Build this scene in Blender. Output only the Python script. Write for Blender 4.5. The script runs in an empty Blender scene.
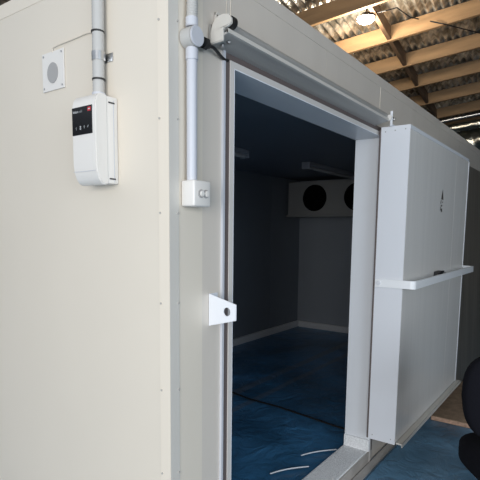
import bpy, bmesh, math, random
from mathutils import Vector, Matrix
from mathutils.geometry import tessellate_polygon
random.seed(7)
SC = bpy.context.scene
COL = SC.collection
PI = math.pi

# ------------------------------------------------------------------ materials
def mat(name, color, rough=0.5, metal=0.0, bump=0.0, bscale=40.0, var=0.0, vscale=3.0, stretch=(1, 1, 1),
        emit=None, estr=0.0, spec=0.5, col2=None):
    m = bpy.data.materials.new(name); m.use_nodes = True
    nt = m.node_tree; N = nt.nodes; L = nt.links
    b = N['Principled BSDF']
    b.inputs['Base Color'].default_value = (*color, 1)
    b.inputs['Roughness'].default_value = rough
    b.inputs['Metallic'].default_value = metal
    b.inputs['Specular IOR Level'].default_value = spec
    tc = N.new('ShaderNodeTexCoord'); mp = N.new('ShaderNodeMapping')
    mp.inputs['Scale'].default_value = stretch
    L.new(tc.outputs['Object'], mp.inputs['Vector'])
    if var > 0 or col2:
        n = N.new('ShaderNodeTexNoise'); n.inputs['Scale'].default_value = vscale
        n.inputs['Detail'].default_value = 5
        L.new(mp.outputs[0], n.inputs['Vector'])
        r = N.new('ShaderNodeValToRGB')
        c2 = col2 if col2 else tuple(c * (1 - var) for c in color)
        r.color_ramp.elements[0].position = .35; r.color_ramp.elements[1].position = .68
        r.color_ramp.elements[0].color = (*c2, 1); r.color_ramp.elements[1].color = (*color, 1)
        L.new(n.outputs['Fac'], r.inputs[0]); L.new(r.outputs[0], b.inputs['Base Color'])
    if bump > 0:
        n2 = N.new('ShaderNodeTexNoise'); n2.inputs['Scale'].default_value = bscale; n2.inputs['Detail'].default_value = 4
        L.new(mp.outputs[0], n2.inputs['Vector'])
        bp = N.new('ShaderNodeBump'); bp.inputs['Strength'].default_value = bump; bp.inputs['Distance'].default_value = 0.02
        L.new(n2.outputs['Fac'], bp.inputs['Height']); L.new(bp.outputs[0], b.inputs['Normal'])
    if emit:
        b.inputs['Emission Color'].default_value = (*emit, 1); b.inputs['Emission Strength'].default_value = estr
    return m

M = {}
M['cream'] = mat('cream_panel', (.695, .63, .535), .42, bump=.03, bscale=5, var=.03, vscale=1.5)
M['cream_trim'] = mat('cream_trim', (.72, .65, .55), .4)
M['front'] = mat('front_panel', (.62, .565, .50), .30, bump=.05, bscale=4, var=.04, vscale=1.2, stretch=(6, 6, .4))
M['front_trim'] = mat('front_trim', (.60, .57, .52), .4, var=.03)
M['doorw'] = mat('door_panel', (.76, .735, .70), .26, bump=.06, bscale=4, var=.04, vscale=2, stretch=(8, 8, .4))
M['white'] = mat('white_coated_steel', (.73, .745, .78), .38)
M['jamb'] = mat('jamb_white', (.74, .76, .79), .4, bump=.02, bscale=6)
M['inner_shaded'] = mat('inner_panel_shaded', (.22, .25, .29), .5, var=.05, vscale=2)  # white panel with room shade put into the colour, back wall and ceiling
M['inner'] = mat('inner_panel', (.38, .41, .45), .45, var=.05, vscale=2)  # same white panel, less of the room shade in its colour
M['plastic'] = mat('white_plastic', (.72, .69, .65), .35)
M['pvc'] = mat('grey_pvc', (.52, .53, .57), .35)
M['flex'] = mat('flex_conduit_grey', (.46, .45, .43), .5)
M['black'] = mat('black_rubber', (.015, .014, .014), .5)
M['gasket'] = mat('dark_gasket', (.12, .095, .09), .6)
M['frame'] = mat('frame_edge', (.60, .57, .54), .4)
M['rail'] = mat('aluminium_rail', (.42, .41, .39), .42, metal=.25, var=.08, vscale=3, stretch=(.5, 8, 8))
M['steel'] = mat('galvanised', (.6, .6, .6), .28, metal=1., var=.2, vscale=20)
M['glossblack'] = mat('display_black', (.008, .008, .009), .2)
M['red'] = mat('red_mark', (.45, .02, .03), .4)
M['print'] = mat('pale_print', (.6, .6, .6), .5)
M['dimprint'] = mat('dim_print', (.22, .23, .23), .5)
M['oval'] = mat('grey_disc', (.36, .35, .34), .55)
M['rivet'] = mat('rivet_head', (.42, .40, .37), .45)
M['barwhite'] = mat('bar_white', (.86, .87, .88), .3)
M['darkpanel'] = mat('dark_brown_panel', (.27, .245, .21), .36, metal=.35, var=.35, vscale=1.2, stretch=(9, 1, .5), bump=.05, bscale=6)
M['foam'] = mat('speckled_foam', (.93, .94, .95), .8, bump=.6, bscale=120, var=.15, vscale=90)
M['sillface'] = mat('sill_face', (.50, .46, .42), .6, var=.2, vscale=8)
M['track'] = mat('floor_track_metal', (.52, .50, .48), .4, metal=.1, var=.15, vscale=10)
M['wood'] = mat('pine_purlin', (.34, .205, .10), .7, bump=.2, bscale=10, var=.4, vscale=3, stretch=(3, .35, 3))
M['wood_dark'] = mat('pine_blocking', (.15, .085, .045), .75, bump=.2, bscale=10, var=.4, vscale=4)
M['osb'] = mat('chipboard', (.36, .25, .165), .8, bump=.3, bscale=50, var=.35, vscale=18)
M['osb_edge'] = mat('chipboard_edge', (.52, .33, .23), .85, bump=.5, bscale=60, var=.35, vscale=40)
M['fabric'] = mat('black_fabric', (.006, .006, .009), .95, bump=.2, bscale=200, spec=.15)
M['blackplastic'] = mat('black_plastic', (.01, .01, .012), .5)
M['evap'] = mat('evaporator_casing', (.38, .375, .36), .5)
M['fan'] = mat('fan_black', (.006, .006, .006), .85, spec=.1)
M['batten'] = mat('batten_body', (.28, .30, .34), .35)
M['tube'] = mat('batten_tube', (.45, .46, .48), .25)
M['lampglow'] = mat('lamp_glow', (1, 1, .95), .4, emit=(1, .93, .78), estr=60)
M['mark'] = mat('worn_black_mark', (.10, .085, .07), .7, var=.5, vscale=60)
M['shed'] = mat('shed_wall', (.10, .085, .07), .8, var=.3, vscale=2)
M['foil'] = mat('crinkled_foil', (.80, .74, .60), .30, metal=1., bump=1., bscale=9)
M['streak'] = mat('white_strip', (.75, .77, .8), .5)
M['blueedge'] = mat('blue_edge', (.10, .16, .25), .5)

def foil_roof_mat():
    m = bpy.data.materials.new('foil_roof_lining'); m.use_nodes = True
    N = m.node_tree.nodes; L = m.node_tree.links; b = N['Principled BSDF']
    b.inputs['Metallic'].default_value = .85; b.inputs['Roughness'].default_value = .38
    tc = N.new('ShaderNodeTexCoord')
    n = N.new('ShaderNodeTexNoise'); n.inputs['Scale'].default_value = 7; n.inputs['Detail'].default_value = 6
    L.new(tc.outputs['Object'], n.inputs['Vector'])
    r = N.new('ShaderNodeValToRGB'); e = r.color_ramp.elements
    e[0].position = .38; e[0].color = (.25, .24, .21, 1); e[1].position = .62; e[1].color = (.92, .90, .84, 1)
    L.new(n.outputs['Fac'], r.inputs[0]); L.new(r.outputs[0], b.inputs['Base Color'])
    bp = N.new('ShaderNodeBump'); bp.inputs['Strength'].default_value = .7; bp.inputs['Distance'].default_value = .03
    n2 = N.new('ShaderNodeTexNoise'); n2.inputs['Scale'].default_value = 16; n2.inputs['Detail'].default_value = 4
    L.new(tc.outputs['Object'], n2.inputs['Vector'])
    L.new(n2.outputs['Fac'], bp.inputs['Height']); L.new(bp.outputs[0], b.inputs['Normal'])
    return m
M['foilroof'] = foil_roof_mat()

def film_mat(name, base, band):
    """blue plastic film on a floor: creases, cloudy dust, overlapped seams running along x"""
    m = bpy.data.materials.new(name); m.use_nodes = True
    N = m.node_tree.nodes; L = m.node_tree.links; b = N['Principled BSDF']
    tc = N.new('ShaderNodeTexCoord')
    n = N.new('ShaderNodeTexNoise'); n.inputs['Scale'].default_value = 1.6; n.inputs['Detail'].default_value = 7
    n.inputs['Distortion'].default_value = .6
    L.new(tc.outputs['Object'], n.inputs['Vector'])
    r = N.new('ShaderNodeValToRGB'); e = r.color_ramp.elements
    e[0].position = .35; e[0].color = (*[c * .62 for c in base], 1); e[1].position = .7
    e[1].color = (*[min(1, c * 1.3 + .012) for c in base], 1)
    L.new(n.outputs['Fac'], r.inputs[0])
    out = r.outputs[0]
    sx = N.new('ShaderNodeSeparateXYZ'); L.new(tc.outputs['Object'], sx.inputs[0])
    for y0, w in band:
        a = N.new('ShaderNodeMath'); a.operation = 'SUBTRACT'; L.new(sx.outputs['Y'], a.inputs[0]); a.inputs[1].default_value = y0
        c = N.new('ShaderNodeMath'); c.operation = 'ABSOLUTE'; L.new(a.outputs[0], c.inputs[0])
        d = N.new('ShaderNodeMath'); d.operation = 'LESS_THAN'; L.new(c.outputs[0], d.inputs[0]); d.inputs[1].default_value = w
        f = N.new('ShaderNodeMath'); f.operation = 'MULTIPLY'; L.new(d.outputs[0], f.inputs[0]); f.inputs[1].default_value = .42
        mx = N.new('ShaderNodeMixRGB'); L.new(f.outputs[0], mx.inputs[0]); L.new(out, mx.inputs[1])
        mx.inputs[2].default_value = (.22, .23, .25, 1); out = mx.outputs[0]
    L.new(out, b.inputs['Base Color'])
    n3 = N.new('ShaderNodeTexNoise'); n3.inputs['Scale'].default_value = 5; n3.inputs['Detail'].default_value = 5
    n3.inputs['Distortion'].default_value = 1.5
    L.new(tc.outputs['Object'], n3.inputs['Vector'])
    bp = N.new('ShaderNodeBump'); bp.inputs['Strength'].default_value = .6; bp.inputs['Distance'].default_value = .03
    L.new(n3.outputs['Fac'], bp.inputs['Height']); L.new(bp.outputs[0], b.inputs['Normal'])
    b.inputs['Roughness'].default_value = .32
    return m
M['film'] = film_mat('blue_film_inside', (.05, .20, .40), [(1.56, .05), (1.30, .035)])
M['bluefloor'] = film_mat('blue_floor_outside', (.10, .22, .34), [])

# ------------------------------------------------------------------ mesh helpers
def box(bm, x0, x1, y0, y1, z0, z1, bev=0.0, seg=2):
    t = bmesh.new()
    bmesh.ops.create_cube(t, size=1)
    bmesh.ops.scale(t, vec=(x1 - x0, y1 - y0, z1 - z0), verts=t.verts)
    bmesh.ops.translate(t, vec=((x0 + x1) / 2, (y0 + y1) / 2, (z0 + z1) / 2), verts=t.verts)
    if bev: bmesh.ops.bevel(t, geom=t.edges[:], offset=bev, segments=seg, affect='EDGES', profile=.5)
    merge(bm, t)
def merge(bm, t):
    me = bpy.data.meshes.new('tmp'); t.to_mesh(me); t.free(); bm.from_mesh(me); bpy.data.meshes.remove(me)
def cyl(bm, p, q, r, seg=24, r2=None, bev=0):
    p = Vector(p); q = Vector(q); d = q - p
    t = bmesh.new()
    bmesh.ops.create_cone(t, cap_ends=True, segments=seg, radius1=r, radius2=r if r2 is None else r2, depth=d.length)
    if bev: bmesh.ops.bevel(t, geom=[e for e in t.edges if len(e.link_faces) == 2 and e.calc_face_angle(0) > 1], offset=bev, segments=2, affect='EDGES')
    bmesh.ops.transform(t, matrix=Matrix.Translation((p + q) / 2) @ d.to_track_quat('Z', 'Y').to_matrix().to_4x4(), verts=t.verts)
    merge(bm, t)
def tube(bm, pts, r, seg=12, rfun=None, cap=True):
    """round tube along a polyline"""
    pts = [Vector(p) for p in pts]; rings = []
    up = Vector((0, 0, 1)); prev = None
    for i, p in enumerate(pts):
        d = (pts[min(i + 1, len(pts) - 1)] - pts[max(i - 1, 0)]).normalized()
        if prev is None:
            a = d.cross(up if abs(d.z) < .9 else Vector((1, 0, 0))).normalized()
        else:
            a = (prev - d * prev.dot(d)).normalized()
        prev = a; b = d.cross(a); rr = rfun(i) if rfun else r
        rings.append([bm.verts.new(p + a * math.cos(2 * PI * k / seg) * rr + b * math.sin(2 * PI * k / seg) * rr) for k in range(seg)])
    for i in range(len(rings) - 1):
        for k in range(seg):
            bm.faces.new((rings[i][k], rings[i][(k + 1) % seg], rings[i + 1][(k + 1) % seg], rings[i + 1][k]))
    if cap: bm.faces.new(rings[0][::-1]); bm.faces.new(rings[-1])
def plate(bm, outline, holes, th, mtx):
    """flat plate in local XY (thickness along local Z) with holes"""
    loops = [[Vector((x, y, 0)) for x, y in l] for l in [outline] + holes]
    tris = tessellate_polygon(loops); flat = [p for l in loops for p in l]
    lo = [bm.verts.new(mtx @ p) for p in flat]; hi = [bm.verts.new(mtx @ (p + Vector((0, 0, th)))) for p in flat]
    for a, b, c in tris:
        bm.faces.new((lo[a], lo[b], lo[c])); bm.faces.new((hi[c], hi[b], hi[a]))
    s = 0
    for l in loops:
        n = len(l)
        for i in range(n):
            a, b = s + i, s + (i + 1) % n
            bm.faces.new((lo[a], lo[b], hi[b], hi[a]))
        s += n
def circ(cx, cy, r, n=20): return [(cx + r * math.cos(2 * PI * i / n), cy + r * math.sin(2 * PI * i / n)) for i in range(n)]
def frame3(o, x, y, z):
    m = Matrix.Identity(4)
    for i, v in enumerate((x, y, z)):
        for k in range(3): m[k][i] = v[k]
    for k in range(3): m[k][3] = o[k]
    return m
def obj(name, bm, m, parent=None, smooth=False, mtx=None):
    bmesh.ops.recalc_face_normals(bm, faces=bm.faces[:])
    me = bpy.data.meshes.new(name); bm.to_mesh(me); bm.free()
    for mm in (m if isinstance(m, (list, tuple)) else [m]): me.materials.append(mm)
    if smooth:
        for p in me.polygons: p.use_smooth = True
        try: me.set_sharp_from_angle(angle=math.radians(38))
        except Exception: pass
    o = bpy.data.objects.new(name, me); COL.objects.link(o)
    if mtx is not None: o.matrix_world = mtx
    if parent is not None:
        o.parent = parent
        if mtx is None: o.matrix_parent_inverse = Matrix.Translation(-parent.location) if parent.parent is None and parent.type == 'EMPTY' else Matrix.Identity(4)
    return o
def thing(name, label, cat, loc=(0, 0, 0), group=None):
    o = bpy.data.objects.new(name, None); COL.objects.link(o); o.location = loc
    o.empty_display_size = .05
    o['label'] = label; o['category'] = cat
    if group: o['group'] = group
    return o
def tag(o, label, cat, group=None):
    o['label'] = label; o['category'] = cat
    if group: o['group'] = group
    return o
def struct(name, bm, m, label=None, **k):
    o = obj(name, bm, m, **k); o['kind'] = 'structure'
    if label: o['label'] = label
    return o
B = bmesh.new

# ------------------------------------------------------------------ camera (solved from the photograph)
CX, CY, CZ = -1.2076, -1.1817, 1.6408
YAW, PITCH, ROLL, FPX, SY = .629, -.1158, .0109, 482.99, 46.51
c, s = math.cos, math.sin
Fv = Vector((c(PITCH) * c(YAW), c(PITCH) * s(YAW), s(PITCH)))
R0 = Vector((s(YAW), -c(YAW), 0)); U0 = R0.cross(Fv)
Rv = R0 * c(ROLL) + U0 * s(ROLL); Uv = R0 * -s(ROLL) + U0 * c(ROLL)
cam = bpy.data.cameras.new('camera'); co = bpy.data.objects.new('camera', cam); COL.objects.link(co)
co.matrix_world = frame3((CX, CY, CZ), Rv, Uv, -Fv)
cam.sensor_width = 36; cam.sensor_fit = 'HORIZONTAL'; cam.lens = 36 * FPX / 480; cam.shift_y = SY / 480
cam.clip_start = .02
SC.camera = co

# ------------------------------------------------------------------ dimensions of the cold room
H, LX, LY, W = 2.62, 6.03, 2.93, .174
OX0, OX1, OZ0, OZ1 = .353, 1.99, .09, 2.262
FZ = .06

# shed floor
bm = B(); box(bm, -9, 14, -9, 12, -.1, 0)
struct('floor', bm, M['bluefloor'])

# cream wall on the left: broad flat insulated panels (joined tight)
bm = B(); box(bm, 0, W, 0, 1.468, 0, H); box(bm, 0, W, 1.471, LY, 0, H)
struct('wall_left', bm, M['cream'])
# front wall with the opening: panels with fine joints
bm = B()
box(bm, W, .309, 0, W, 0, H); box(bm, .311, OX0, 0, W, 0, OZ1)
xs = [.311, 1.149, 1.929, 2.6, 3.4, 4.2, 5.05, 5.6, LX]
for i in range(len(xs) - 1):
    a, b_ = xs[i] + .0012, xs[i + 1] - .0012
    if i < 2: box(bm, a, b_, 0, W, OZ1, H)
    elif i == 2:
        box(bm, a, OX1, 0, W, OZ1, H); box(bm, OX1, b_, 0, W, 0, H)
    else: box(bm, a, b_, 0, W, 0, H)
box(bm, OX1, LX - .01, .004, W, 0, H - .01)
box(bm, .32, OX1, .004, W, OZ1, H - .01)
struct('wall_front', bm, M['front'])
# inner walls and roof panel of the cold room (white panels, their shade put into the colour)
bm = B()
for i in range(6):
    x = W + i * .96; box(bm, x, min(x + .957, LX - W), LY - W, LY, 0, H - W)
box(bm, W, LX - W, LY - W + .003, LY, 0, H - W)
struct('wall_back', bm, M['inner_shaded'])
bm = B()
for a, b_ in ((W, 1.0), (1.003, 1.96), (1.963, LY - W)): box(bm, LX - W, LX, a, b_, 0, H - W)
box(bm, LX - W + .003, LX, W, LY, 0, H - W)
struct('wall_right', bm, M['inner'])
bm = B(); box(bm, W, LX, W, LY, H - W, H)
struct('ceiling', bm, M['inner_shaded'])
bm = B(); box(bm, W + .001, W + .006, W, LY - W, FZ, H - W); box(bm, W, OX0 - .001, W, W + .005, FZ, H - W); box(bm, OX1 + .001, LX - W, W, W + .005, FZ, H - W)
box(bm, W, LX - W, W, W + .005, OZ1, H - W)
struct('trim_1', bm, M['inner'])
# inner floor under blue film, with real creases
bm = B()
nx, ny = 110, 60
g = [[None] * (ny + 1) for _ in range(nx + 1)]
def crease(x, y):
    v = 0
    for (a, b_, ph, am) in CR: v += am * math.exp(-((math.sin(a * x + b_ * y + ph)) / .10) ** 2)
    return v
CR = [(random.uniform(-2.2, 2.2), random.uniform(-3.2, 3.2), random.uniform(0, 6), random.uniform(.002, .006)) for _ in range(9)]
for i in range(nx + 1):
    for j in range(ny + 1):
        x = W + (LX - 2 * W) * i / nx; y = W + (LY - 2 * W) * j / ny
        g[i][j] = bm.verts.new((x, y, FZ - .012 + crease(x, y)))
for i in range(nx):
    for j in range(ny): bm.faces.new((g[i][j], g[i + 1][j], g[i + 1][j + 1], g[i][j + 1]))
struct('floor_inner', bm, M['film'], smooth=True)
# foam skirtings
bm = B(); box(bm, W, LX - W, LY - W - .045, LY - W, FZ - .01, FZ + .09, .008)
struct('baseboard_back', bm, M['foam'])
bm = B(); box(bm, LX - W - .045, LX - W, W, LY - W - .045, FZ - .01, FZ + .09, .008)
struct('baseboard_right', bm, M['foam'])

# corner and top trims (angles) with rivets
def rivets(pts, ax, parent):
    for p in pts:
        r = B(); d = {'x': Vector((-.0035, 0, 0)), 'y': Vector((0, -.0035, 0))}[ax]
        cyl(r, Vector(p), Vector(p) + d, .0038, 10); obj('rivet', r, M['rivet'], parent, smooth=True)
bm = B(); box(bm, -.002, 0, -.002, .048, 0, H); t1 = struct('trim_2', bm, M['cream_trim'])
rivets([(-.002, .040, 2.333 - .3175 * k) for k in range(7)], 'x', t1)
bm = B(); box(bm, 0, .046, -.002, 0, 0, H); t2 = struct('trim_3', bm, M['front_trim'])
rivets([(.041, -.002, 2.333 - .3175 * k) for k in range(7)], 'y', t2)
bm = B(); box(bm, -.002, 0, .048, LY, H - .057, H); box(bm, -.002, .06, -.0, LY, H, H + .002); struct('trim_4', bm, M['cream_trim'])
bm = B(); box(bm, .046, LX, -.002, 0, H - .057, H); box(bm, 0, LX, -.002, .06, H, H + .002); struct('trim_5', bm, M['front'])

bm = B(); box(bm, 1.927, 1.9305, -.0015, 0, 2.376, H - .057); box(bm, .3095, .3115, -.0015, 0, 2.43, H - .057); box(bm, .335, .337, -.0015, 0, 2.38, H - .057); struct('trim_11', bm, M['cream_trim'])
# opening surround: white frame edge, dark heater gasket, reveals
def ring(bm, x0, x1, z0, z1, w, y0, y1):
    box(bm, x0 - w, x0, y0, y1, z0, z1 + w); box(bm, x1, x1 + w, y0, y1, z0, z1 + w); box(bm, x0, x1, y0, y1, z1, z1 + w)
bm = B(); ring(bm, OX0, OX1, 0.0, OZ1, .024, -.008, .0)
struct('trim_6', bm, M['frame'])
bm = B(); ring(bm, OX0 - .024, OX1 + .024, 0.0, OZ1 + .024, .030, -.004, .0)
struct('trim_7', bm, M['gasket'])
bm = B(); box(bm, .285, .297, -.010, 0, 0, 2.31); struct('trim_8', bm, M['pvc'])
bm = B(); box(bm, OX1 - .004, OX1, -.008, W + .006, .09, OZ1)
box(bm, OX0, OX0 + .004, -.008, W + .006, .09, OZ1)
box(bm, OX0 + .004, OX1 - .004, -.008, W + .006, OZ1 - .004, OZ1)
jm = struct('trim_9', bm, M['jamb'])

# threshold: speckled foam slab with upright end block and beige face
bm = B(); box(bm, OX0, OX1 + .03, .004, W + .012, .0, .092, .006)
sill = struct('trim_10', bm, M['foam'], label='speckled white threshold slab across the doorway')
bm = B(); box(bm, OX0, OX1 + .05, -.006, .004, 0, .085); obj('threshold_face', bm, M['sillface'], sill)
bm = B(); box(bm, OX1 - .016, OX1 + .0, -.006, W + .008, .09, .175, .003); obj('foam_upstand', bm, M['foam'], sill)
# floor guide track under the door
bm = B(); box(bm, .36, 3.75, -.075, -.012, .0, .014, .003)
tk = obj('floor_track', bm, M['track']); tag(tk, 'grey metal guide track on the blue floor below the sliding door', 'track')
bm = B(); box(bm, .36, 3.75, -.078, -.071, .0, .022, .002); obj('track_lip', bm, M['steel'], tk)
bm = B(); box(bm, .36, 3.75, -.011, -.0065, .0, .006); obj('track_seal', bm, M['black'], tk)

# ------------------------------------------------------------------ sliding door
DX0, DX1, DY0, DY1, DZ0, DZ1 = 1.895, 3.652, -.030, -.212, .23, 2.302
door = thing('door_1', 'thick white insulated sliding door slid open to the right of the doorway', 'door', (2.77, -.12, 0)); door['kind'] = 'structure'
bm = B()
box(bm, DX0 + .003, DX1 - .003, DY1 + .003, DY0 - .003, DZ0 + .003, DZ1 - .003)
box(bm, DX0 + .012, 3.168, DY1, DY1 + .01, DZ0 + .012, DZ1 - .012)
box(bm, 3.172, DX1 - .012, DY1, DY1 + .01, DZ0 + .012, DZ1 - .012)
obj('door_panel', bm, M['doorw'], door)
bm = B()                                                              # capping channels around the edge
box(bm, DX0 - .001, DX0 + .004, DY1 - .001, DY0, DZ0, DZ1); box(bm, DX1 - .004, DX1 + .001, DY1 - .001, DY0, DZ0, DZ1)
e1 = obj('edge_cap', bm, M['white'], door)
bm = B(); box(bm, DX0, DX1, DY1 - .0025, DY1 + .001, DZ1 - .022, DZ1 + .001); box(bm, DX1 - .02, DX1 + .001, DY1 - .0025, DY1 + .001, DZ0, DZ1)
box(bm, DX0, DX1, DY1, DY0, DZ1, DZ1 + .002)
obj('edge_trim', bm, M['white'], door)
for (yy, zz) in ((-.058, 2.273), (-.12, 2.276), (-.185, 2.279), (-.185, .262), (-.058, .262)):
    bm = B(); cyl(bm, (DX0 - .001, yy, zz), (DX0 - .003, yy, zz), .004, 10); obj('screw', bm, M['oval'], door, smooth=True)
bm = B(); box(bm, DX0 + .03, DX1 + .03, DY1 - .040, DY1 - .0005, DZ0 - .006, DZ0 + .004); box(bm, DX0 + .03, DX1 + .03, DY1 - .042, DY1 - .038, DZ0 - .022, DZ0 + .004)
obj('bottom_rail', bm, M['front_trim'], door)
bm = B(); box(bm, DX0, DX1, DY0, DY0 + .014, DZ0, DZ1 - .01, .004); obj('seal', bm, M['gasket'], door)
# wrap-around bar
hb = B(); pts = []
hz0, hz1 = 1.281, 1.333
prof = [(DX0 - .016, -.036)]
prof += [(DX0 - .016, -.262)]
cxr, cyr, rr = DX0 + .018, -.262, .034
for k in range(1, 9): a = PI + (PI / 2) * k / 8; prof.append((cxr + rr * math.cos(a), cyr + rr * math.sin(a)))
cx2 = 3.70
prof.append((cx2, -.296))
for k in range(1, 9): a = -PI / 2 + (PI / 2) * k / 8; prof.append((cx2 + rr * math.cos(a), -.262 + rr * math.sin(a)))
prof.append((cx2 + rr, -.19)); prof.append((DX1 + .002, -.19))
def strap(bm, prof, th, z0, z1):
    n = len(prof); out = []
    for i in range(n):
        a = Vector(prof[max(i - 1, 0)]); b_ = Vector(prof[min(i + 1, n - 1)]); d = (b_ - a).normalized(); nn = Vector((-d.y, d.x))
        p = Vector(prof[i]); out.append((p, p + nn * th))
    vs = [[bm.verts.new((q.x, q.y, z)) for q, z in ((o[0], z0), (o[1], z0), (o[1], z1), (o[0], z1))] for o in out]
    for i in range(n - 1):
        for k in range(4): bm.faces.new((vs[i][k], vs[i][(k + 1) % 4], vs[i + 1][(k + 1) % 4], vs[i + 1][k]))
    bm.faces.new(vs[0]); bm.faces.new(vs[-1][::-1])
strap(hb, prof, .014, hz0, hz1)
hd = obj('handle_bar', hb, M['barwhite'], door, smooth=True)
bm = B(); cyl(bm, (DX0 - .016, -.062, 1.308), (DX0 - .024, -.062, 1.308), .015, 20, bev=.002)
box(bm, DX0 - .027, DX0 - .023, -.073, -.051, 1.305, 1.311)
obj('bolt', bm, M['white'], hd, smooth=True)
bm = B(); box(bm, 2.64, 2.78, -.25, DY1, 1.30, 1.345, .006); cyl(bm, (2.70, -.25, 1.325), (2.70, -.285, 1.325), .012); box(bm, 2.62, 2.76, -.262, -.25, 1.334, 1.348, .003)
obj('latch_lever', bm, M['blackplastic'], door)
# worn arrow mark and characters under it
mk = B()
yq = DY1 - .0012
def quad(bm, pts, y=yq, t=.001):
    a = [bm.verts.new((x, y, z)) for x, z in pts]; bm.faces.new(a)
quad(mk, [(2.762, 1.975), (2.733, 1.893), (2.800, 1.893)])
dm = obj('arrow_mark', mk, M['mark'], door)
mk = B()
for pts in ([(2.722, 1.882), (2.742, 1.888), (2.732, 1.862), (2.716, 1.860)], [(2.765, 1.875), (2.79, 1.880), (2.782, 1.868), (2.764, 1.866)],
            [(2.728, 1.850), (2.775, 1.853), (2.775, 1.842), (2.73, 1.838)], [(2.74, 1.822), (2.772, 1.828), (2.778, 1.803), (2.752, 1.795), (2.735, 1.806)],
            [(2.718, 1.836), (2.73, 1.836), (2.73, 1.812), (2.72, 1.808)]): quad(mk, pts)
obj('worn_lettering', mk, M['mark'], door)

# hanger on top of the door
hg = thing('door_hanger', 'white upright hanger plate with steel bolt on top of the sliding door', 'bracket', (1.9, -.11, 2.302))
bm = B(); box(bm, 1.868, 1.874, -.108, -.092, 2.302, 2.392, .002); box(bm, 1.874, 1.93, -.115, -.088, 2.3045, 2.3075, .001); obj('hanger_plate', bm, M['white'], hg)
bm = B(); cyl(bm, (1.86, -.100, 2.350), (1.925, -.100, 2.350), .006, 12); cyl(bm, (1.905, -.100, 2.350), (1.915, -.100, 2.350), .012, 6); obj('bolt', bm, M['steel'], hg, smooth=True)
bm = B(); cyl(bm, (1.852, -.090, 2.350), (1.867, -.090, 2.350), .017, 24, bev=.003); obj('roller', bm, M['plastic'], hg, smooth=True)

# ------------------------------------------------------------------ overhead rail
rl = thing('door_rail', 'long grey sliding door rail fixed above the doorway with white end cap', 'rail', (.2, 0, 2.312))
RX1 = 1.85
YZ = lambda x: frame3((x, 0, 0), Vector((0, -1, 0)), Vector((0, 0, 1)), Vector((1, 0, 0)))
bm = B(); plate(bm, [(.002, 2.309), (.084, 2.327), (.090, 2.330), (.090, 2.343), (.086, 2.343), (.084, 2.334), (.012, 2.322), (.012, 2.375), (.002, 2.375)], [], RX1 - .205, YZ(.205))
obj('rail_channel', bm, M['rail'], rl)
bm = B(); plate(bm, [(.085, 2.330), (.0915, 2.330), (.0915, 2.344), (.085, 2.344)], [], RX1 - .205, YZ(.205)); obj('rail_lip', bm, M['front_trim'], rl)
bm = B(); tube(bm, [(.205, -.062, 2.360), (RX1, -.062, 2.360)], .0225, 24); obj('rail_tube', bm, M['rail'], rl, smooth=True)
ec = B()
out = [(.018, 2.300), (.074, 2.303), (.074, 2.345), (.096, 2.347), (.112, 2.354), (.110, 2.372), (.098, 2.386), (.075, 2.392), (.052, 2.390), (.036, 2.380), (.024, 2.362), (.018, 2.34)]
plate(ec, out, [], .014, YZ(.193))
bmesh.ops.recalc_face_normals(ec, faces=ec.faces[:])
bmesh.ops.bevel(ec, geom=[e for e in ec.edges if len(e.link_faces) == 2 and e.calc_face_angle(0) > 1.2], offset=.003, segments=2, affect='EDGES')
e = obj('end_cap', ec, M['front_trim'], rl, smooth=True)
for (yy, zz) in ((-.03, 2.313), (-.058, 2.319)):
    bm = B(); cyl(bm, (.25, yy, zz), (.25, yy, zz - .007), .008, 6); obj('bolt', bm, M['steel'], rl)
bm = B(); cyl(bm, (.210, -.092, 2.366), (.236, -.092, 2.366), .021, 24, bev=.004); obj('rubber_buffer', bm, M['black'], rl, smooth=True)
bm = B(); box(bm, .236, .29, -.014, -.0025, 2.418, 2.428); box(bm, .236, .240, -.012, -.0025, 2.31, 2.428); box(bm, .286, .29, -.014, -.0025, 2.40, 2.428); obj('fixing_plate', bm, M['front_trim'], rl)

# ------------------------------------------------------------------ conduits, boxes
cd = thing('conduit', 'grey rigid conduit running down from round junction box to white switch box', 'conduit', (.085, -.03, 1.8))
bm = B(); tube(bm, [(.085, -.028, 1.80), (.085, -.028, 2.255)], .0185, 20); obj('pipe', bm, M['pvc'], cd, smooth=True)
bm = B(); tube(bm, [(.085, -.028, 2.215), (.085, -.028, 2.25)], .0215, 20); obj('coupling', bm, M['pvc'], cd, smooth=True)
jb = thing('junction_box', 'round grey junction box on the front wall with black gland beside it', 'junction box', (.085, 0, 2.28))
bm = B(); cyl(bm, (.083, -.002, 2.287), (.083, -.050, 2.287), .034, 32, bev=.003); obj('body', bm, M['flex'], jb, smooth=True)
bm = B(); cyl(bm, (.083, -.050, 2.287), (.083, -.057, 2.287), .033, 32, bev=.002); obj('cover', bm, M['pvc'], jb, smooth=True)
bm = B(); cyl(bm, (.112, -.03, 2.287), (.140, -.03, 2.289), .015, 16); cyl(bm, (.140, -.03, 2.289), (.158, -.03, 2.289), .021, 6); cyl(bm, (.158, -.03, 2.289), (.176, -.03, 2.287), .017, 16, r2=.010); obj('cable_gland', bm, M['black'], jb, smooth=True)
fc = thing('flexible_conduit', 'ribbed grey flexible conduit above the round junction box', 'conduit', (.085, -.03, 2.32))
bm = B(); n = 150
tube(bm, [(.085 + .006 * math.sin(i / n * 4), -.028, 2.345 + (H + .35 - 2.345) * i / n) for i in range(n + 1)], .019, 14, rfun=lambda i: .0175 + .0022 * (i % 2)); obj('sleeve', bm, M['flex'], fc, smooth=True)
bm = B(); cyl(bm, (.085, -.028, 2.322), (.085, -.028, 2.352), .0215, 20, bev=.002); obj('coupling', bm, M['pvc'], fc, smooth=True)
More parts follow.
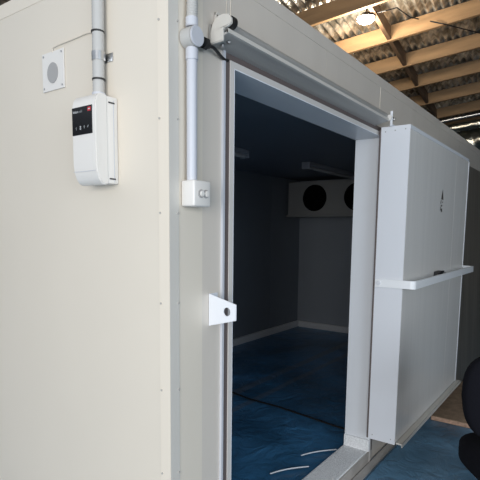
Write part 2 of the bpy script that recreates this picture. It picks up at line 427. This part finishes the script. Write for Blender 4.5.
bm = B(); tube(bm, [(.174, -.03, 2.287), (.195, -.03, 2.289), (.215, -.026, 2.287), (.24, -.02, 2.283), (.27, -.010, 2.280), (.296, -.006, 2.278), (.316, -.004, 2.282)], .006, 10)
tag(obj('heater_cable', bm, M['black'], smooth=True), 'short black cable from the junction box to the doorway edge', 'cable')

sb = thing('switch_box', 'small white switch box with two round buttons at end of conduit', 'switch box', (.1, 0, 1.77))
bm = B(); box(bm, .056, .146, -.064, -.002, 1.722, 1.812, .007, 3); obj('housing', bm, M['plastic'], sb, smooth=True)
for xx in (.090, .116):
    bm = B(); cyl(bm, (xx, -.064, 1.766), (xx, -.068, 1.766), .0145, 20); r_ = obj('button_ring', bm, M['oval'], sb, smooth=True)
    bm = B(); cyl(bm, (xx, -.068, 1.766), (xx, -.075, 1.766), .0105, 20, bev=.002); obj('button', bm, M['plastic'], sb, smooth=True)

lt = thing('latch_bracket', 'white tapered steel bracket with round hole beside the doorway', 'bracket', (.213, 0, 1.33))
bm = B()
plate(bm, [(0, 1.272), (.130, 1.307), (.130, 1.367), (0, 1.398)], [circ(.088, 1.336, .0165)], .004, frame3((.211, -.002, 0), Vector((0, -1, 0)), Vector((0, 0, 1)), Vector((1, 0, 0))))
obj('lug_plate', bm, M['white'], lt)
bm = B(); box(bm, .2152, .262, -.005, -.0015, 1.272, 1.398, .001); obj('fixing_flange', bm, M['white'], lt)

# left wall: controller, conduit, sensor plate
ct = thing('temperature_controller', 'white wall controller box with black display on the cream wall', 'controller', (0, .32, 1.96))
bm = B(); box(bm, -.052, -.001, .256, .386, 1.805, 2.112, .004); bb = obj('back_box', bm, M['plastic'], ct, smooth=True)
# front cover: side profile curved at top and bottom
cv = B(); pr = []
zb, zt = 1.800, 2.116
pr += [(.0, zb), (.0, zt)]
for k in range(9):
    a = k / 8 * PI / 2; pr.append((.036 + .016 * math.sin(a) - .0, zt - .026 * (1 - math.cos(a))))
pr = [(0, zb), (0, zt), (.020, zt), (.032, zt - .004), (.042, zt - .016), (.048, zt - .034), (.050, zt - .06), (.050, zb + .075), (.046, zb + .045), (.038, zb + .02), (.026, zb + .005), (.014, zb)]
plate(cv, pr, [], .134, frame3((-.053, .388, 0), Vector((-1, 0, 0)), Vector((0, 0, 1)), Vector((0, -1, 0))))
bmesh.ops.recalc_face_normals(cv, faces=cv.faces[:])
bmesh.ops.bevel(cv, geom=[e for e in cv.edges if e.calc_length() < .3 and len(e.link_faces) == 2 and e.calc_face_angle(0) > 1.2], offset=.004, segments=2, affect='EDGES')
obj('front_cover', cv, M['plastic'], ct, smooth=True)
bm = B(); box(bm, -.0515, -.0495, .258, .384, 1.81, 2.108); obj('shadow_gap', bm, M['pvc'], ct)
for zz in (2.090, 1.822):
    bm = B(); box(bm, -.043, -.016, .2545, .257, zz - .0025, zz + .0025); obj('clip_slot', bm, M['blackplastic'], bb)
bm = B(); box(bm, -.022, -.020, .2548, .257, 1.81, 2.10); obj('side_groove', bm, M['pvc'], bb)
bm = B(); box(bm, -.1052, -.1025, .269, .383, 1.975, 2.072, .001); dp = obj('display', bm, M['glossblack'], ct)
bm = B(); box(bm, -.1034, -.1028, .258, .385, 1.8455, 1.847); obj('cover_seam', bm, M['pvc'], ct)
# print on the display: small white wordmark, red square, four keypad symbols
def text_mesh(body, size, m, mtx, parent, name):
    cu = bpy.data.curves.new('t', 'FONT'); cu.body = body; cu.size = size; cu.extrude = .0002; cu.align_x = 'LEFT'
    to = bpy.data.objects.new('t', cu); COL.objects.link(to)
    dg = bpy.context.evaluated_depsgraph_get(); me = bpy.data.meshes.new_from_object(to.evaluated_get(dg))
    bpy.data.objects.remove(to); me.materials.clear(); me.materials.append(m); me.transform(mtx)
    o = bpy.data.objects.new(name, me); COL.objects.link(o); o.parent = parent
    if parent.type == 'EMPTY': o.matrix_parent_inverse = Matrix.Translation(-parent.location)
    return o
LM = lambda y, z: frame3((-.1056, y, z), Vector((0, -1, 0)), Vector((0, 0, 1)), Vector((-1, 0, 0)))
text_mesh('Vision', .0125, M['print'], LM(.377, 2.052), dp, 'wordmark')
text_mesh('cold', .0125, M['dimprint'], LM(.344, 2.052), dp, 'wordmark')
bm = B(); box(bm, -.1058, -.105, .274, .292, 2.052, 2.066, .0); obj('red_logo', bm, M['red'], dp)
bm = B(); box(bm, -.1062, -.1056, .278, .288, 2.057, 2.061); obj('logo_bar', bm, M['print'], dp)
for k, sy in enumerate((.358, .334, .312, .291)):
    bm = B(); r = .0042
    mt = LM(sy, 1.998 + .0005 * k)
    if k == 0: plate(bm, [(-.001, -.005), (.001, -.005), (.001, .005), (-.001, .005)], [], .0006, mt); plate(bm, [(-.004, .001), (0, .006), (.004, .001)], [], .0006, mt)
    elif k == 1: plate(bm, circ(0, -.003, .0035, 12), [circ(0, -.003, .002, 12)], .0006, mt); plate(bm, circ(0, .004, .003, 12), [circ(0, .004, .0015, 12)], .0006, mt)
    elif k == 2: plate(bm, [(-.004, .002), (0, .007), (.004, .002), (.0015, .002), (.0015, -.004), (-.0015, -.004), (-.0015, .002)], [], .0006, mt)
    else: plate(bm, [(-.004, -.003), (-.001, -.003), (.004, .004), (.003, .006), (-.004, 0)], [], .0006, mt)
    obj('key_symbol', bm, M['dimprint' if k != 1 else 'print'], dp)

lc = thing('conduit', 'grey ribbed conduit dropping down the cream wall into the controller', 'conduit', (-.03, .31, 2.12))
bm = B(); n = 170; z0, z1 = 2.118, H + .45
def lcx(t): return .318 + (.006 if t < .1 else .006 - .028 * min(1, (t - .1)))
P_ = [(-.032, .322 - .016 * (i / n), z0 + (z1 - z0) * i / n) for i in range(n + 1)]
tube(bm, P_, .02, 16, rfun=lambda i: .0205 + .0016 * (i % 2)); obj('sleeve', bm, M['flex'], lc, smooth=True)
bm = B(); cyl(bm, (-.032, .322, 2.112), (-.032, .322, 2.135), .024, 20, bev=.002); obj('coupling', bm, M['pvc'], lc, smooth=True)
for zz in (2.18, 2.345):
    bm = B(); cyl(bm, (-.032, .32, zz - .003), (-.032, .32, zz + .003), .0238, 20); obj('cable_tie', bm, M['black'], lc, smooth=True)
bm = B(); cyl(bm, (-.032, .3185, 2.245), (-.032, .3185, 2.275), .0245, 20); box(bm, -.004, -.001, .275, .345, 2.245, 2.275, .001); obj('saddle_clip', bm, M['steel'], lc, smooth=True)
sp = thing('sensor_plate', 'square off-white plate with grey round disc left of the conduit', 'plate', (0, .64, 2.27))
bm = B(); box(bm, -.006, -.001, .568, .716, 2.200, 2.350, .001); obj('backing_plate', bm, M['plastic'], sp)
bm = B(); plate(bm, [(.036 * math.cos(a) , .040 * math.sin(a)) for a in [2 * PI * k / 28 for k in range(28)]], [], .003, frame3((-.006, .642, 2.267), Vector((0, -1, 0)), Vector((0, 0, 1)), Vector((-1, 0, 0)))); obj('disc', bm, M['oval'], sp)
for yy in (.58, .704):
    for zz in (2.212, 2.338):
        bm = B(); cyl(bm, (-.006, yy, zz), (-.0085, yy, zz), .004, 10); obj('screw', bm, M['steel'], sp, smooth=True)
bm = B(); tube(bm, [(-.006, .640, 2.345), (-.008, .638, 2.362), (-.007, .60, 2.366), (-.006, .50, 2.368), (-.006, .42, 2.371), (-.010, .36, 2.362), (-.014, .338, 2.358)], .0022, 8)
tag(obj('sensor_wire', bm, M['cream_trim'], smooth=True), 'thin pale wire from the sensor plate to the grey conduit', 'wire')

# ------------------------------------------------------------------ inside the cold room
ev = thing('evaporator', 'grey-white box cooler with black round fans high on the far wall', 'cooler', (5.62, 1.83, 1.87))
EX0, EX1, EY0, EY1, EZ0, EZ1 = 5.38, 5.80, .95, 2.70, 1.89, 2.38
bm = B()
fans = (2.245, 1.575)
hl = [(EY0, EZ0), (EY1, EZ0), (EY1, EZ1), (EY0, EZ1)]
plate(bm, hl, [circ(f, 2.135, .192, 32) for f in fans], .02, frame3((EX0, 0, 0), Vector((0, 1, 0)), Vector((0, 0, 1)), Vector((1, 0, 0))))
box(bm, EX0 + .02, EX1, EY0, EY0 + .012, EZ0, EZ1); box(bm, EX0 + .02, EX1, EY1 - .012, EY1, EZ0, EZ1)
box(bm, EX0 + .02, EX1, EY0, EY1, EZ1 - .01, EZ1)
obj('casing', bm, M['evap'], ev)
bm = B(); box(bm, EX0 - .025, EX1 - .0, EY0 - .01, EY1 + .02, EZ0 - .035, EZ0 - .001, .006); obj('drip_tray', bm, M['evap'], ev)
bm = B(); box(bm, EX0 + .12, EX1 - .02, EY0 + .02, EY1 - .02, EZ0 + .01, EZ1 - .02); obj('coil_block', bm, M['fan'], ev)
for f in fans:
    bm = B(); n = 40
    for k in range(1): tube(bm, [(EX0 - .006, f + .187 * math.cos(2 * PI * i / n), 2.135 + .187 * math.sin(2 * PI * i / n)) for i in range(n + 1)], .010, 8, cap=False)
    fr = obj('fan_ring', bm, M['fan'], ev, smooth=True)
    bm = B()
    for rr_ in (.04, .07, .10, .13, .16): tube(bm, [(EX0 - .022 + rr_ * .1, f + rr_ * math.cos(2 * PI * i / n), 2.13 + rr_ * math.sin(2 * PI * i / n)) for i in range(n + 1)], .0022, 5, cap=False)
    for a in range(4): tube(bm, [(EX0 - .012, f + .19 * math.cos(a * PI / 4), 2.13 + .19 * math.sin(a * PI / 4)), (EX0 - .022, f, 2.13), (EX0 - .012, f - .19 * math.cos(a * PI / 4), 2.13 - .19 * math.sin(a * PI / 4))], .0025, 5)
    obj('fan_guard', bm, M['fan'], fr)
    bm = B(); cyl(bm, (EX0 + .02, f, 2.13), (EX0 + .08, f, 2.13), .045, 20, bev=.005)
    for b5 in range(5):
        a = b5 * 2 * PI / 5; u = Vector((0, math.cos(a), math.sin(a))); v = Vector((0, -math.sin(a), math.cos(a)))
        q = [bm.verts.new(Vector((EX0 + .05, f, 2.13)) + u * r1 + v * w1 + Vector((dx, 0, 0))) for r1, w1, dx in ((.04, -.02, .02), (.165, -.06, .03), (.172, .045, -.02), (.04, .02, -.01))]
        bm.faces.new(q)
    obj('fan_blades', bm, M['fan'], fr)
def batten(x0, x1, y, label):
    b = thing('batten_light', label, 'ceiling light', ((x0 + x1) / 2, y, H - W))
    z = H - W
    bm = B(); box(bm, x0, x1, y - .05, y + .05, z - .045, z - .001, .006); obj('body', bm, M['batten'], b)
    for xx in (x0 - .012, x1 - .008):
        bm = B(); box(bm, xx, xx + .02, y - .052, y + .052, z - .085, z - .004, .006); obj('end_cap', bm, M['batten'], b)
    bm = B(); tube(bm, [(x0 + .01, y, z - .062), (x1 - .01, y, z - .062)], .021, 16); obj('tube', bm, M['tube'], b, smooth=True)
batten(3.90, 5.25, 1.60, 'unlit batten light on the dark ceiling in front of the cooler')
batten(1.45, 2.86, 1.74, 'unlit batten light on the dark ceiling near the doorway edge')
# cord and strips lying on the film
bm = B(); pp = [(2.62, 1.80, .0), (2.46, 1.58, 0), (2.40, 1.30, 0), (2.40, 1.02, 0), (2.36, .72, 0), (2.31, .40, 0), (2.30, .25, 0)]
pp = [(x, y, FZ + .006) for x, y, _ in pp]; tube(bm, pp, .008, 8)
tag(obj('cord', bm, M['black'], smooth=True), 'thin black cord lying across the blue film inside the cold room', 'cord')
for k, (a, b_, lb) in enumerate((((1.68, .37), (1.92, .21), 'thin curved white strip on the blue film, nearer the threshold end'), ((1.33, .405), (1.57, .25), 'thin curved white strip on the blue film, lower one in the doorway'))):
    bm = B(); st = []
    for i in range(9):
        t = i / 8; st.append((a[0] + (b_[0] - a[0]) * t, a[1] + (b_[1] - a[1]) * t + .02 * math.sin(PI * t), FZ + .008))
    tube(bm, st, .0045, 6); tag(obj('plastic_strip', bm, M['streak'], smooth=True), lb, 'plastic strip')

# ------------------------------------------------------------------ shed roof
D1 = Vector((-.108694, .987697, -.112426)); D2 = Vector((.993456, .103955, -.047311))
UPr = D2.cross(D1).normalized(); D1 = UPr.cross(D2).normalized()
RM = frame3(Vector((CX, CY, CZ)) + UPr * 2.58, D2, D1, UPr)
pos = [1.3, 2.2, 3.1, 4.0, 4.87, 5.75, 6.60, 7.44, 8.33, 9.25, 10.2, 11.2]
DEP = .17
def rootat(o): return o
vis = {4.0: 'nearest', 4.87: 'second', 5.75: 'third', 6.60: 'fourth', 7.44: 'fifth', 8.33: 'sixth', 9.25: 'seventh'}
for p in pos:
    bm = B(); box(bm, -.0225, .0225, -7.5, 7.5, 0, DEP, .003, 1)
    o = obj('roof_purlin', bm, M['wood'], mtx=RM @ Matrix.Translation((p, 0, 0)))
    if p in vis: lab = 'pale timber purlin under the foil roof, %s of the row from the camera' % vis[p]
    else: lab = 'timber purlin of the shed roof outside the view'
    tag(o, lab, 'roof beam', 'timber purlins of the shed roof')
bl = [4.0, 4.87, 5.75, 6.60, 7.44, 8.33, 9.25]
nm = ['', 'between the second and third purlins', 'between the third and fourth purlins', 'between the fourth and fifth purlins', 'between the fifth and sixth purlins', 'between the sixth and seventh purlins']
for i in range(1, len(bl) - 1):
    bm = B(); box(bm, .0245, bl[i + 1] - bl[i] - .0245, -.0225, .0225, 0.01, DEP - .005, .003, 1)
    o = obj('roof_blocking', bm, M['wood_dark'], mtx=RM @ Matrix.Translation((bl[i], 1.17, 0)))
    tag(o, 'short dark timber block ' + nm[i], 'roof block', 'timber blocks between the purlins')
# corrugated sheet lined with foil
bm = B(); pitch = .08; amp = .018; x0, x1, y0, y1 = .6, 13.5, -7.0, 7.6
ny_ = int((y1 - y0) / pitch * 8); secs = []
nxs = 44
for i in range(nxs + 1):
    x = x0 + (x1 - x0) * i / nxs
    secs.append([bm.verts.new((x, y0 + (y1 - y0) * j / ny_, DEP + .022 + amp * math.sin(2 * PI * j / 8) + .004 * math.sin(i * 2.1 + j * .05))) for j in range(ny_ + 1)])
for i in range(nxs):
    for j in range(ny_): bm.faces.new((secs[i][j], secs[i + 1][j], secs[i + 1][j + 1], secs[i][j + 1]))
struct('ceiling_roof', bm, M['foilroof'], mtx=RM, smooth=True)
# bulkhead lamp under the purlins
def rpt(a, b_, z=0): return RM @ Vector((a, b_, z))
lp = thing('ceiling_lamp', 'bright round lamp hanging below the roof timbers', 'lamp', rpt(5.10, 1.22, -.03))
LP = rpt(5.08, 1.26, -.02)
bm = B(); cyl(bm, LP + Vector((0, 0, .02)), LP + Vector((0, 0, .07)), .10, 28, r2=.05, bev=.004); cyl(bm, LP + Vector((0, 0, .07)), LP + Vector((0, 0, .22)), .012, 10); obj('housing', bm, M['steel'], lp, smooth=True)
bm = B(); t = bmesh.new(); bmesh.ops.create_uvsphere(t, u_segments=24, v_segments=12, radius=.085); bmesh.ops.scale(t, vec=(1, 1, .45), verts=t.verts); bmesh.ops.translate(t, vec=LP + Vector((0, 0, .012)), verts=t.verts); merge(bm, t)
obj('diffuser', bm, M['lampglow'], lp, smooth=True)
def wire(pts, r, label):
    bm = B(); tube(bm, [rpt(*p) for p in pts], r, 8); tag(obj('roof_cable', bm, M['blackplastic'], smooth=True), label, 'cable')
wire([(5.12, 1.2, .05), (5.05, 1.05, .0), (5.10, .95, .02), (5.3, .86, -.02), (5.43, .80, .0)], .006, 'dark cable looping from the ceiling lamp to the next purlin')
wire([(5.66, .72, .05), (5.70, .6, .0), (5.9, .45, -.01), (6.2, .27, .0), (6.5, .1, .01), (7.2, -.4, .02)], .0065, 'long dark cable slung below the purlins at the upper right')
# pipes and ducts at the far end of the roof
bm = B(); cyl(bm, rpt(9.30, -3.5, -.05), rpt(9.30, 4.5, -.05), .032, 20)
tag(obj('metal_pipe', bm, M['steel'], smooth=True), 'thin galvanised pipe below the far roof timbers', 'pipe')
def foilduct(a, z, r, cr, label, seed):
    random.seed(seed); bm = B(); n = 260; seg = 28; rings = []
    ph = [random.uniform(0, 6) for _ in range(8)]
    for i in range(n + 1):
        y = -3.4 + 7.9 * i / n; ring_ = []
        for k in range(seg):
            th = 2 * PI * k / seg
            q = r * (1 + cr * (math.sin(3 * th + y * 9 + ph[0]) * .5 + math.sin(5 * th - y * 17 + ph[1]) * .35 + math.sin(y * 31 + 2 * th + ph[2]) * .4) + random.uniform(-1, 1) * cr * .35)
            ring_.append(bm.verts.new((a + q * math.cos(th), y, z + q * math.sin(th))))
        rings.append(ring_)
    for i in range(n):
        for k in range(seg): bm.faces.new((rings[i][k], rings[i][(k + 1) % seg], rings[i + 1][(k + 1) % seg], rings[i + 1][k]))
    bm.faces.new(rings[0][::-1]); bm.faces.new(rings[-1])
    o = obj('foil_duct', bm, M['foil'], mtx=RM, smooth=True); tag(o, label, 'duct', 'foil ducts below the roof')
foilduct(9.75, -.09, .07, .05, 'slim silver foil duct just behind the galvanised pipe', 3)
foilduct(10.75, -.16, .21, .09, 'fat crumpled foil duct farthest back under the roof', 4)

# shed walls far off (dark)
bm = B(); box(bm, 13.2, 13.3, -9, 12, 0, 5.5); struct('wall_far', bm, M['shed'])
bm = B(); box(bm, -9, 13.2, -7.1, -7.0, 0, 5.5); struct('wall_near', bm, M['shed'])
bm = B(); box(bm, -9, 13.2, 9.0, 9.1, 0, 4.5); struct('wall_rear', bm, M['shed'])

# ------------------------------------------------------------------ board on the floor, chair at the edge
pw = B(); box(pw, 3.10, 4.40, -1.05, -.142, .001, .040, .003, 1)
o = obj('chipboard_sheet', pw, [M['osb'], M['osb_edge']]); tag(o, 'brown chipboard sheet lying on the blue floor behind the sliding door', 'board')
for p in o.data.polygons:
    if abs(p.normal.z) < .5: p.material_index = 1
    
ln = thing('leaning_panel', 'dark brown-grey sheet leaning on the wall just past the sliding door', 'panel', (4.8, -.10, 0))
bm = B(); box(bm, -.85, 1.0, -.009, .009, 0, 2.36, .002, 1)
sh = obj('sheet', bm, M['darkpanel']); sh.parent = ln; sh.location = (0, -.025, 0.002); sh.rotation_euler = (math.atan2(-.100, 2.36), 0, 0)
ch = thing('office_chair', 'black padded office chair at the right edge on the blue floor', 'chair', (1.68, -.93, 0))
lat = Vector((-.588, .809, 0)); fwd = Vector((.809, .588, 0)); RAY = lambda u, v: Fv + Rv * ((u - 240) / FPX) - Uv * ((v - 240 - SY) / FPX)
qq = Vector((CX, CY, CZ)) + RAY(526, 460) * 2.45; cc = Vector((qq.x, qq.y, 0))
q2 = Vector((CX, CY, CZ)) + RAY(521, 396) * 2.36; cb = Vector((q2.x, q2.y, 0))
def sup(bm, c0, ax, ay, az, rx, ry, rz, e1=.55, e2=.7, nu=36, nv=20, warp=None):
    g = []
    sg = lambda v, e: math.copysign(abs(v) ** e, v)
    for j in range(nv + 1):
        ph = -PI / 2 + PI * j / nv; row = []
        for i in range(nu):
            th = 2 * PI * i / nu
            x = rx * sg(math.cos(ph), e1) * sg(math.cos(th), e2); y = ry * sg(math.cos(ph), e1) * sg(math.sin(th), e2); z = rz * sg(math.sin(ph), e1)
            if warp: x, y, z = warp(x, y, z)
            row.append(bm.verts.new(c0 + ax * x + ay * y + az * z))
        g.append(row)
    for j in range(nv):
        for i in range(nu): bm.faces.new((g[j][i], g[j][(i + 1) % nu], g[j + 1][(i + 1) % nu], g[j + 1][i]))
    bmesh.ops.remove_doubles(bm, verts=bm.verts[:], dist=.0004)
Z = Vector((0, 0, 1))
bm = B(); sup(bm, cb + Z * .835, lat, fwd, Z, .268, .05, .235, e1=.62, e2=.55, warp=lambda x, y, z: (x * (1 - .12 * max(0, -z) / .26), y + .5 * x * x, z))
obj('backrest', bm, M['fabric'], ch, smooth=True)
bm = B(); sup(bm, cc + Z * .485, lat, fwd, Z, .287, .25, .08, e1=.4, e2=.55)
obj('seat', bm, M['fabric'], ch, smooth=True)
bm = B(); tube(bm, [cc + fwd * .05 + Z * .40, cb * .5 + cc * .5 + Z * .42, cb + fwd * .0 + Z * .55, cb + Z * .75], .022, 10); obj('back_support', bm, M['blackplastic'], ch, smooth=True)
bm = B(); cyl(bm, cc + Z * .10, cc + Z * .42, .028); cyl(bm, cc + Z * .39, cc + Z * .415, .09); obj('gas_column', bm, M['blackplastic'], ch, smooth=True)
for k in range(5):
    a = k * 2 * PI / 5 + .3; u = Vector((math.cos(a), math.sin(a), 0))
    bm = B(); tube(bm, [cc + Z * .11, cc + u * .15 + Z * .105, cc + u * .29 + Z * .08], .02, 10, rfun=lambda i: (.028, .02, .015)[i]); lg = obj('leg', bm, M['blackplastic'], ch, smooth=True)
    w_ = Vector((-u.y, u.x, 0)); bm = B()
    for sg_ in (-1, 1): cyl(bm, cc + u * .29 + w_ * sg_ * .010 + Z * .029, cc + u * .29 + w_ * sg_ * .026 + Z * .029, .028, 20, bev=.003)
    cyl(bm, cc + u * .29 + Z * .03, cc + u * .29 + Z * .085, .008, 10); cyl(bm, cc + u * .29 - w_ * .026 + Z * .029, cc + u * .29 + w_ * .026 + Z * .029, .007, 10)
    obj('castor', bm, M['blackplastic'], lg, smooth=True)

# ------------------------------------------------------------------ light
def area(name, loc, target, sx, sy, power, color):
    l = bpy.data.lights.new(name, 'AREA'); l.shape = 'RECTANGLE'; l.size = sx; l.size_y = sy; l.energy = power; l.color = color
    o = bpy.data.objects.new(name, l); COL.objects.link(o); o.location = loc
    o.rotation_euler = (Vector(target) - Vector(loc)).to_track_quat('-Z', 'Y').to_euler(); return o
area('daylight_doorway', (-4.2, -1.8, 1.8), (0, -.9, 1.2), 2.8, 2.2, 164, (1, .985, .96))
area('side_fill', (-1.5, -6.6, 2.2), (1.5, 0, 1.0), 6.0, 3.0, 330, (.80, .90, 1))  # added fill lamp, brightens the front wall and the room inside
pl = bpy.data.lights.new('lamp_light', 'POINT'); pl.energy = 75; pl.color = (1, .88, .7); pl.shadow_soft_size = .12
po = bpy.data.objects.new('lamp_light', pl); COL.objects.link(po); po.location = LP + Vector((0, 0, -.15))
wd = bpy.data.worlds.new('world'); SC.world = wd; wd.use_nodes = True
bg = wd.node_tree.nodes['Background']; bg.inputs[0].default_value = (.80, .88, 1, 1); bg.inputs[1].default_value = .7
SC.view_settings.view_transform = 'Standard'
SC.view_settings.look = 'None'
SC.view_settings.exposure = 0
SC.cycles.max_bounces = 8
